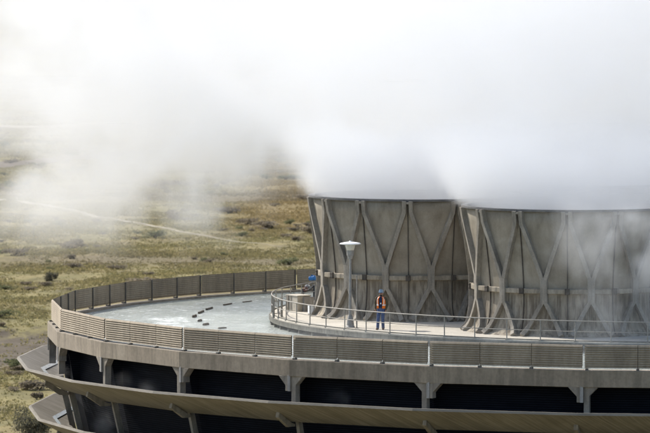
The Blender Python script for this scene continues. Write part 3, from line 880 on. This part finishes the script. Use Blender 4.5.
# ------------------------------------------------------------------ weir boards in the water
WL = ['long dark timber board floating nearest the deck, far end of the row', 'dark timber board in the water, second along from the far end',
      'dark board in the water, third along, left of the pair of longer boards', 'short dark board just behind the point of the row of boards',
      'stubby dark board at the point of the row beside the white foam', 'small dark block in the foam, first after the point of the row',
      'dark block in the foam, second after the point of the row', 'pale brown board lying low beside the front fence']
for (u0, y0, u1, y1, h), lb in zip([(241, 303.2, 253, 301.6, .07), (222, 306.3, 232.7, 304.3, .10), (205, 311, 213, 308.7, .14), (197.6, 314.7, 204, 311.9, .15),
                                    (192.4, 318.4, 196, 317, .19), (198, 322.4, 201.2, 321.5, .16), (202.5, 326.2, 208.6, 325.2, .16), (217, 329.4, 227, 328.8, .10)], WL):
    A, B_ = at(u0, y0, WATER), at(u1, y1, WATER)
    t = (B_ - A); L = t.length; ang = math.atan2(t.y, t.x)
    # boards run almost along the view: keep their true length short
    L = min(L, 2.2) * 0.72; h *= 0.62
    mid = (A + B_) / 2
    b = MB(); b.box((0, 0, h / 2 - 0.05), (L / 2, 0.04, h / 2 + 0.05)); b.box((L * 0.42, 0, h / 2 - .1), (0.05, 0.06, h / 2 + 0.07)); b.box((-L * 0.42, 0, h / 2 - .1), (0.05, 0.06, h / 2 + 0.07))
    o = b.build('weir_board', M['board'], None, bevel=0.01)
    o.location = (mid.x, mid.y, WATER); o.rotation_euler = (0, 0.0, ang)
    tag(o, lb, 'board', 'timber boards in the basin water')

# ------------------------------------------------------------------ the person
def person():
    p = at(381.2, 330.3, DECK)
    t = thing('person', 'person in white hard hat, orange safety vest and blue jeans standing behind the railing', 'person', (p.x, p.y, DECK), -0.24)
    def remesh(b, name, mat, vox=0.008, sm=6):
        o = b.build(name, mat, t, smooth=True)
        q = o.modifiers.new('r', 'REMESH'); q.mode = 'VOXEL'; q.voxel_size = vox; q.use_smooth_shade = True
        q = o.modifiers.new('s', 'SMOOTH'); q.iterations = sm; q.factor = 0.5
        return o
    # joints (x to picture right, y away from the viewer)
    hipL, hipR = Vector((-.09, 0, .92)), Vector((.09, 0, .92))
    legs = [[Vector((-.09, 0, .94)), Vector((-.125, -.03, .50)), Vector((-.15, -.04, .09))], [Vector((.09, 0, .94)), Vector((.085, -.03, .50)), Vector((.085, .05, .09))]]
    arms = [[Vector((-.195, .0, 1.43)), Vector((-.285, .04, 1.17)), Vector((-.245, -.13, .97))], [Vector((.195, .0, 1.42)), Vector((.272, .07, 1.16)), Vector((.225, -.02, .92))]]
    b = MB()
    def limb(b, pts, rs, n=14):
        P, Rr = [], []
        for i in range(len(pts) - 1):
            for k in range(6):
                f = k / 6; P.append(pts[i].lerp(pts[i + 1], f)); Rr.append(rs[i] + (rs[i + 1] - rs[i]) * f)
        P.append(pts[-1]); Rr.append(rs[-1]); b.tube(P, Rr, n)
        for q, r in zip(pts, rs): b.ball(q, r, 12, 8)
    def torso(b, k=1.0, top=1.47, bottom=0.90):
        prof = [(.90, .165, .115), (1.0, .162, .112), (1.1, .16, .108), (1.2, .172, .112), (1.32, .188, .118), (1.40, .185, .108), (1.45, .14, .085), (1.50, .065, .06)]
        vs = []; m = 0
        for z, rx, ry in prof:
            if z < bottom - .001 or z > top + .06: continue
            for q in range(20):
                a = 2 * PI * q / 20; vs.append((rx * k * math.cos(a), ry * k * math.sin(a), z))
            m += 1
        fs = [(i * 20 + q, i * 20 + (q + 1) % 20, (i + 1) * 20 + (q + 1) % 20, (i + 1) * 20 + q) for i in range(m - 1) for q in range(20)]
        fs += [tuple(range(19, -1, -1)), tuple((m - 1) * 20 + q for q in range(20))]
        b.add(vs, fs)
    # body: head, neck, trunk, arms with hands, legs in one continuous skin
    torso(b, 0.93)
    b.tube([(0, .012, 1.44), (0, .008, 1.50), (0, -.004, 1.58)], [.062, .054, .055], 14)
    b.ball((0, -.005, 1.655), (.073, .092, .108), 20, 14)             # skull
    b.ball((0, -.045, 1.585), (.052, .05, .05), 14, 10)                # jaw
    b.tube([(0, -.09, 1.665), (0, -.112, 1.625), (0, -.09, 1.612)], [.010, .017, .012], 8)  # nose
    for s in (-1, 1):
        b.ball((s * .075, .005, 1.645), (.012, .022, .034), 8, 6)      # ears
        b.ball((s * .032, -.078, 1.668), (.02, .014, .012), 8, 6)
    b.ball((0, -.088, 1.583), (.026, .012, .010), 8, 6)                # mouth
    for (hp, kn, an), s in zip(legs, (-1, 1)):
        limb(b, [hp, kn, an], [.08, .055, .042]); limb(b, [an + Vector((0, .03, -.04)), an + Vector((s * .02, -.14, -.055))], [.036, .032])
    for (sh, el, wr), s in zip(arms, (-1, 1)):
        limb(b, [sh, el, wr], [.052, .04, .028])
        d = (wr - el).normalized(); fw = Vector((0, -1, 0)); fw = (fw - d * fw.dot(d)).normalized(); sd = d.cross(fw)
        pc = wr + d * .05
        for k in range(5):
            b.ball(wr + d * (.015 + .017 * k), (.018, .036 if k else .03, .018), 8, 6)
        for k, (o_, l) in enumerate(((-.03, .062), (-.01, .078), (.011, .074), (.03, .058))):
            k0 = wr + d * .088 + fw * (-o_); k1 = k0 + d * l * .55 + sd * s * .006; k2 = k1 + d * l * .40 + sd * s * .022
            b.tube([k0 - d * .02, k0, k1, k2], [.0095, .0095, .0088, .0078], 8); b.ball(k2, .0078, 8, 6)
        th0 = wr + d * .03 + fw * .03; th1 = th0 + d * .03 + fw * .026; th2 = th1 + d * .032 + fw * .004
        b.tube([th0 - fw * .015, th0, th1, th2], [.012, .0115, .0105, .009], 8); b.ball(th2, .009, 8, 6)
    remesh(b, 'body', M['skin'], 0.0062, 3)
    # clothing
    b = MB()
    prof_w = MB()
    vs = []
    for z, rx, ry in ((.84, .165, .125), (.92, .172, .125), (1.02, .168, .12)):
        for q in range(20): vs.append((rx * math.cos(2 * PI * q / 20), ry * math.sin(2 * PI * q / 20), z))
    b.add(vs, [(i * 20 + q, i * 20 + (q + 1) % 20, (i + 1) * 20 + (q + 1) % 20, (i + 1) * 20 + q) for i in range(2) for q in range(20)] + [tuple(range(19, -1, -1)), tuple(40 + q for q in range(20))])
    for (hp, kn, an) in legs: limb(b, [hp + Vector((0, 0, -.03)), kn, an + Vector((0, 0, -.02))], [.098, .075, .068])
    tr = remesh(b, 'jeans', M['denim'], 0.010, 5)
    b = MB(); b.tube([(.172 * math.cos(2 * PI * q / 24), .127 * math.sin(2 * PI * q / 24), 1.005) for q in range(24)], 0.012, 6, closed=True, fdir=(0, 0, 1), flat=1.6); b.build('belt', M['boot'], t)
    b = MB(); torso(b, 1.03, 1.47, 1.0); b.lathe([(.075, 1.46), (.068, 1.50), (.062, 1.525)], n=16); remesh(b, 'shirt', M['navy'], 0.009, 3)
    for (sh, el, wr) in arms:
        b = MB(); limb(b, [sh, el, wr], [.075, .058, .045]); remesh(b, 'sleeve', M['olive'], 0.009, 4)
    for (hp, kn, an), s in zip(legs, (-1, 1)):
        b = MB(); limb(b, [an + Vector((0, .02, .02)), an + Vector((0, .03, -.035))], [.056, .052]); limb(b, [an + Vector((0, .03, -.035)), an + Vector((s * .012, -.08, -.045)), an + Vector((s * .022, -.16, -.05))], [.05, .047, .036])
        bo = remesh(b, 'boot', M['boot'], 0.009, 3)
    # vest: wrapped sheet with an open front, cloth thickness by solidify
    prof = [(.97, .20, .142), (1.05, .198, .142), (1.15, .196, .14), (1.25, .20, .14), (1.34, .208, .14), (1.40, .205, .132), (1.445, .175, .115), (1.475, .125, .098), (1.505, .085, .08)]
    def patch(name, mat, a0, a1, z0, z1, off, n=24, solid=0.008):
        b = MB(); zs_ = np.linspace(z0, z1, 16); vs = []
        for z in zs_:
            rx = np.interp(z, [q[0] for q in prof], [q[1] for q in prof]) + off; ry = np.interp(z, [q[0] for q in prof], [q[2] for q in prof]) + off
            for k in range(n + 1):
                a = a0 + (a1 - a0) * k / n
                vs.append((rx * math.cos(a), ry * math.sin(a), z))
        b.add(vs, [(i * (n + 1) + k, i * (n + 1) + k + 1, (i + 1) * (n + 1) + k + 1, (i + 1) * (n + 1) + k) for i in range(15) for k in range(n)])
        o = b.build(name, mat, t, smooth=True, recalc=False)
        if solid: q = o.modifiers.new('s', 'SOLIDIFY'); q.thickness = solid; q.offset = 0
        return o
    # front of the body is -y: angle -90 deg; leave the middle open
    op = 0.42
    vest = patch('vest', M['orange'], -PI / 2 + op, 1.5 * PI - op, .97, 1.50, 0.0, 48)
    for s in (-1, 1):
        q = patch('reflective_stripe', M['silver'], -PI / 2 + s * (op + .30), -PI / 2 + s * (op + .50), 1.10, 1.49, 0.007, 4, 0.003); q.parent = vest
    q = patch('reflective_stripe', M['silver'], -PI / 2 + op + .02, 1.5 * PI - op - .02, 1.10, 1.15, 0.009, 40, 0.003); q.parent = vest
    # hard hat, sunglasses, beard, badge
    b = MB(); b.lathe([(.112, 1.695), (.116, 1.71), (.112, 1.75), (.098, 1.79), (.068, 1.822), (.03, 1.836), (0, 1.838)], (0, .0, 0), 28, cap=False)
    b.box((0, .0, 1.825), (.018, .085, .012))
    hat = b.build('hard_hat', M['hat'], t, smooth=True)
    b = MB(); vs = []
    for k in range(29):
        a = 2 * PI * k / 28; f = max(0, math.cos(a)) ** 2
        vs += [(.113 * math.sin(a), -.113 * math.cos(a), 1.70), ((.124 + .0 * f) * math.sin(a), -(.124 + .045 * f) * math.cos(a), 1.692 - .006 * f)]
    b.add(vs, [(2 * k, 2 * k + 1, 2 * k + 3, 2 * k + 2) for k in range(28)])
    o = b.build('brim', M['hat'], hat, recalc=False); o.modifiers.new('s', 'SOLIDIFY').thickness = 0.004
    b = MB()
    for s in (-1, 1): b.ball((s * .034, -.095, 1.662), (.028, .012, .019), 12, 8); b.box((s * .066, -.045, 1.668), (.003, .05, .004))
    b.box((0, -.106, 1.668), (.012, .004, .004)); b.build('sunglasses', M['glass'], t)
    b = MB(); b.ball((0, -.052, 1.572), (.056, .05, .042), 14, 10); b.ball((0, -.09, 1.605), (.032, .012, .010), 10, 6); b.build('beard', M['hair'], t, smooth=True)
    b = MB(); b.box((.012, -.128, 1.20), (.022, .003, .032)); b.build('badge', M['white'], t)
person()

# ------------------------------------------------------------------ steam (procedural fog volumes baked by geometry nodes)
def steam_material(name, col, aniso, dens):
    m = bpy.data.materials.new(name); m.use_nodes = True; n = m.node_tree.nodes
    n.remove(n['Principled BSDF'])
    v = n.new('ShaderNodeVolumePrincipled'); v.inputs['Color'].default_value = (*col, 1); v.inputs['Anisotropy'].default_value = aniso
    v.inputs['Density'].default_value = dens
    m.node_tree.links.new(v.outputs[0], n['Material Output'].inputs['Volume'])
    return m

class GN:
    def __init__(s, name):
        s.g = bpy.data.node_groups.new(name, 'GeometryNodeTree')
        s.g.interface.new_socket('Geometry', in_out='INPUT', socket_type='NodeSocketGeometry')
        s.g.interface.new_socket('Geometry', in_out='OUTPUT', socket_type='NodeSocketGeometry')
        s.n, s.l = s.g.nodes, s.g.links
        s.o = s.n.new('NodeGroupOutput')
        s.pos = s.n.new('GeometryNodeInputPosition').outputs[0]
        q = s.n.new('ShaderNodeSeparateXYZ'); s.l.new(s.pos, q.inputs[0]); s.x, s.y, s.z = q.outputs
    def m(s, op, a, b=0.0, c=0.0):
        q = s.n.new('ShaderNodeMath'); q.operation = op
        for i, v in enumerate((a, b, c)):
            if isinstance(v, (int, float)): q.inputs[i].default_value = v
            else: s.l.new(v, q.inputs[i])
        return q.outputs[0]
    def add(s, *a):
        r = a[0]
        for v in a[1:]: r = s.m('ADD', r, v)
        return r
    def mul(s, *a):
        r = a[0]
        for v in a[1:]: r = s.m('MULTIPLY', r, v)
        return r
    def sm(s, v, a, b, c=0.0, d=1.0):
        q = s.n.new('ShaderNodeMapRange'); q.interpolation_type = 'SMOOTHSTEP'
        for i, x in zip((1, 2, 3, 4), (a, b, c, d)): q.inputs[i].default_value = x
        s.l.new(v, q.inputs[0]); return q.outputs[0]
    def curve(s, v, pts):
        x0, x1 = pts[0][0], pts[-1][0]; ys = [p[1] for p in pts]; y0, y1 = min(ys), max(ys)
        q = s.n.new('ShaderNodeMapRange')
        for i, x in zip((1, 2, 3, 4), (x0, x1, 0, 1)): q.inputs[i].default_value = x
        s.l.new(v, q.inputs[0])
        f = s.n.new('ShaderNodeFloatCurve'); cv = f.mapping.curves[0]
        N = [((x - x0) / (x1 - x0), (y - y0) / (y1 - y0)) for x, y in pts]
        cv.points[0].location = N[0]; cv.points[1].location = N[-1]
        for p in N[1:-1]: cv.points.new(*p)
        f.mapping.update(); s.l.new(q.outputs[0], f.inputs['Value'])
        return s.add(s.mul(f.outputs[0], y1 - y0), y0)
    def noise(s, sc, det=4, rough=0.55, off=(0, 0, 0), stretch=(1, 1, 1), dist=0.0):
        q = s.n.new('ShaderNodeVectorMath'); q.operation = 'MULTIPLY_ADD'; s.l.new(s.pos, q.inputs[0]); q.inputs[1].default_value = stretch; q.inputs[2].default_value = off
        t = s.n.new('ShaderNodeTexNoise'); t.inputs['Scale'].default_value = sc; t.inputs['Detail'].default_value = det; t.inputs['Roughness'].default_value = rough; t.inputs['Distortion'].default_value = dist
        s.l.new(q.outputs[0], t.inputs['Vector']); return t.outputs[0]
    def finish(s, name, dens, lo, hi, res, mat, label):
        v = s.n.new('GeometryNodeVolumeCube'); s.l.new(dens, v.inputs['Density'])
        v.inputs['Min'].default_value = lo; v.inputs['Max'].default_value = hi
        for k, r in zip(('Resolution X', 'Resolution Y', 'Resolution Z'), res): v.inputs[k].default_value = r
        sm = s.n.new('GeometryNodeSetMaterial'); sm.inputs['Material'].default_value = mat
        s.l.new(v.outputs[0], sm.inputs[0]); s.l.new(sm.outputs[0], s.o.inputs[0])
        me = bpy.data.meshes.new(name); o = bpy.data.objects.new(name, me); C.objects.link(o)
        me.materials.append(mat)
        md = o.modifiers.new('steam', 'NODES'); md.node_group = s.g
        return tag(o, label, 'steam', kind='stuff')

def main_plume():
    g = GN('steam_field')
    n1 = g.noise(0.11, 5, 0.55, (0, 0, 0), (1, 0.45, 1)); n2 = g.noise(0.33, 4, 0.6, (7, 3, 1), (1, 0.35, 1))
    n3 = g.noise(0.8, 3, 0.6, (1, 8, 5), (1, 0.3, 1)); nm = g.noise(0.20, 6, 0.62, (11, 2, 6), (1, 0.2, 1.0), 0.8)
    nz = g.add(g.mul(g.m('SUBTRACT', n1, 0.5), 1.0), g.mul(g.m('SUBTRACT', n2, 0.5), 0.75), g.mul(g.m('SUBTRACT', n3, 0.5), 0.25))
    # drifting bank behind the tower: lower edge falls and lifts along x
    zb = g.curve(g.x, [(-34, 24.5), (-21, 24.0), (-14, 23.6), (-10, 22.6), (-7.2, 21.7), (-5.8, 21.9), (-4.4, 22.6), (-3.2, 23.5), (-2.2, 24.2), (-0.8, 24.1), (0.6, 22.5), (3, 21), (36, 21)])
    yy = g.m('SUBTRACT', g.y, 290)
    up = g.add(g.m('SUBTRACT', g.z, zb), g.mul(yy, 0.03), g.mul(nz, 11.0))
    bank = g.mul(g.sm(up, -1.5, 3.6), g.sm(g.y, 262, 280), g.sm(g.y, 332, 312), g.sm(g.x, -22, -9, 0.14, 1.0), g.sm(g.x, 46, 36))
    # keep the bank behind the stacks' front
    front = g.sm(g.m('SUBTRACT', g.y, g.mul(g.x, -0.2)), 268, 276)
    bank = g.mul(bank, front, g.m('MAXIMUM', g.sm(g.add(nm, g.mul(g.m('SUBTRACT', n3, 0.5), 0.12)), 0.42, 0.58, 0.14, 1.15), g.sm(g.z, 26.0, 30.5, 0.0, 0.62)), g.m('MAXIMUM', g.mul(g.sm(g.z, 40.0, 34.5), g.sm(g.z, 33, 26, 0.55, 1.0)), g.sm(g.x, -2, 6)), 0.38)
    # rising column out of each stack, leaning with the wind
    cols = None
    for (cx, cy) in (S1, S2, S3, S4):
        h = g.m('MAXIMUM', g.m('SUBTRACT', g.z, 24.0), -2.0)
        ax = g.m('SUBTRACT', g.m('SUBTRACT', g.x, cx), g.mul(h, -0.25)); ay = g.m('SUBTRACT', g.m('SUBTRACT', g.y, cy), g.mul(h, 0.55))
        rr = g.m('SQRT', g.add(g.mul(ax, ax), g.mul(ay, ay)))
        rad = g.add(4.92, g.mul(g.sm(h, 0.05, 0.45), 0.32), g.mul(h, 0.55), g.mul(nz, g.mul(g.add(g.m('MAXIMUM', h, 0.0), g.mul(g.sm(h, 0.1, 0.5), 0.5)), 1.3)))
        c = g.mul(g.sm(g.m('DIVIDE', g.m('SUBTRACT', rad, rr), g.add(1.0, g.mul(g.m('MAXIMUM', h, 0.0), 0.9))), -0.15, 0.6), g.sm(g.z, 23.4, 23.9), g.sm(h, 0.6, 4.0, 1.25, 0.16), g.sm(g.add(nm, g.mul(g.m('SUBTRACT', n3, 0.5), 0.2)), 0.34, 0.58, 0.5, 1.0))
        cols = c if cols is None else g.m('MAXIMUM', cols, c)
    # thin veil sinking on the left
    vx = g.mul(g.sm(g.x, -21, -15), g.sm(g.x, -5.5, -11.5))
    vn = g.sm(g.add(nm, g.mul(n2, 0.4)), 0.58, 0.82)
    veil = g.mul(vx, g.sm(g.y, 284, 292), g.sm(g.y, 322, 312), g.sm(g.z, 18.2, 23.5), vn, 0.26)
    d = g.m('MAXIMUM', g.m('MAXIMUM', bank, cols), veil)
    d = g.mul(d, g.sm(g.z, 44, 35.0))
    d = g.add(g.mul(g.m('MAXIMUM', g.m('SUBTRACT', d, 0.004), 0.0), 40.0), 0.0015)
    g.finish('steam', d, (-34, 242.5, 18), (38, 334, 45), (180, 220, 90), steam_material('steam', (0.925, 0.928, 0.931), 0.1, 0.36 / 40),
             'thick white steam billowing from the fan stacks and drifting away over the plain')
main_plume()

def near_mist():
    """wisps: spilling past the nearest stack, lying over the water, and curling out of the openings below"""
    g = GN('mist_field')
    n1 = g.noise(0.42, 5, 0.6, (3, 9, 2), (1, 1, 0.8), 0.4); n2 = g.noise(1.3, 4, 0.6)
    nn = g.add(n1, g.mul(g.m('SUBTRACT', n2, 0.5), 0.35))
    w = g.mul(g.sm(nn, 0.42, 0.72), g.sm(g.y, 238.2, 239.6), g.sm(g.y, 243.2, 241.6), g.sm(g.x, 8.6, 13.0, 0.0, 1.0), g.sm(g.z, 18.6, 22.6, 0.25, 1.0), g.sm(g.z, 25.4, 24.2), 0.5)
    rc = g.m('SQRT', g.add(g.mul(g.m('SUBTRACT', g.x, CX), g.m('SUBTRACT', g.x, CX)), g.mul(g.m('SUBTRACT', g.y, CY), g.m('SUBTRACT', g.y, CY))))
    low = g.mul(g.sm(rc, R - 0.3, R - 1.2), g.sm(nn, 0.38, 0.7), g.sm(g.z, 19.0, 18.1), g.sm(g.z, 17.9, 18.05), g.sm(g.y, 231.5, 234), g.sm(g.y, 262, 244), 0.14)
    d = g.m('MAXIMUM', w, low)
    for i, r, z, s, k in ((2.2, R - 0.45, 16.25, 0.62, 1.7), (4.32, R - 0.4, 16.3, 0.6, 0.7), (0.4, R - 0.3, 16.0, 0.6, 2.0), (1.6, R - 0.95, 14.0, 0.7, 1.5), (2.5, R - 0.45, 16.0, 0.6, 0.6)):
        c = ring(i, r)
        ax = g.m('SUBTRACT', g.x, c.x); ay = g.m('SUBTRACT', g.y, c.y); az = g.mul(g.m('SUBTRACT', g.z, z), 0.9)
        rr = g.m('SQRT', g.add(g.mul(ax, ax), g.mul(ay, ay), g.mul(az, az)))
        d = g.m('MAXIMUM', d, g.mul(g.sm(rr, s * 1.15, 0.1), g.sm(nn, 0.36, 0.66), k * 0.55))
    d = g.add(g.mul(g.m('MAXIMUM', g.m('SUBTRACT', d, 0.004), 0.0), 40.0), 0.0015)
    g.finish('mist', d, (-15, 228, 12.8), (18, 264, 26), (150, 164, 66), steam_material('mist', (0.995, 0.997, 1.0), 0.2, 0.6 / 40),
             'thin wisps of steam curling over the water, past the nearest stack and out of the openings')
near_mist()

# ------------------------------------------------------------------ render settings
scene.view_settings.view_transform = 'Standard'; scene.view_settings.look = 'None'
scene.view_settings.exposure = 0.42; scene.view_settings.gamma = 1.0; scene.view_settings.use_curve_mapping = False
cy = scene.cycles
cy.max_bounces = 16; cy.diffuse_bounces = 3; cy.glossy_bounces = 3; cy.transmission_bounces = 2; cy.volume_bounces = 16; cy.transparent_max_bounces = 8
cy.volume_step_rate = 3.5; cy.volume_max_steps = 64
cy.use_denoising = True
cy.use_adaptive_sampling = True; cy.adaptive_threshold = 0.04
cy.sample_clamp_indirect = 6.0
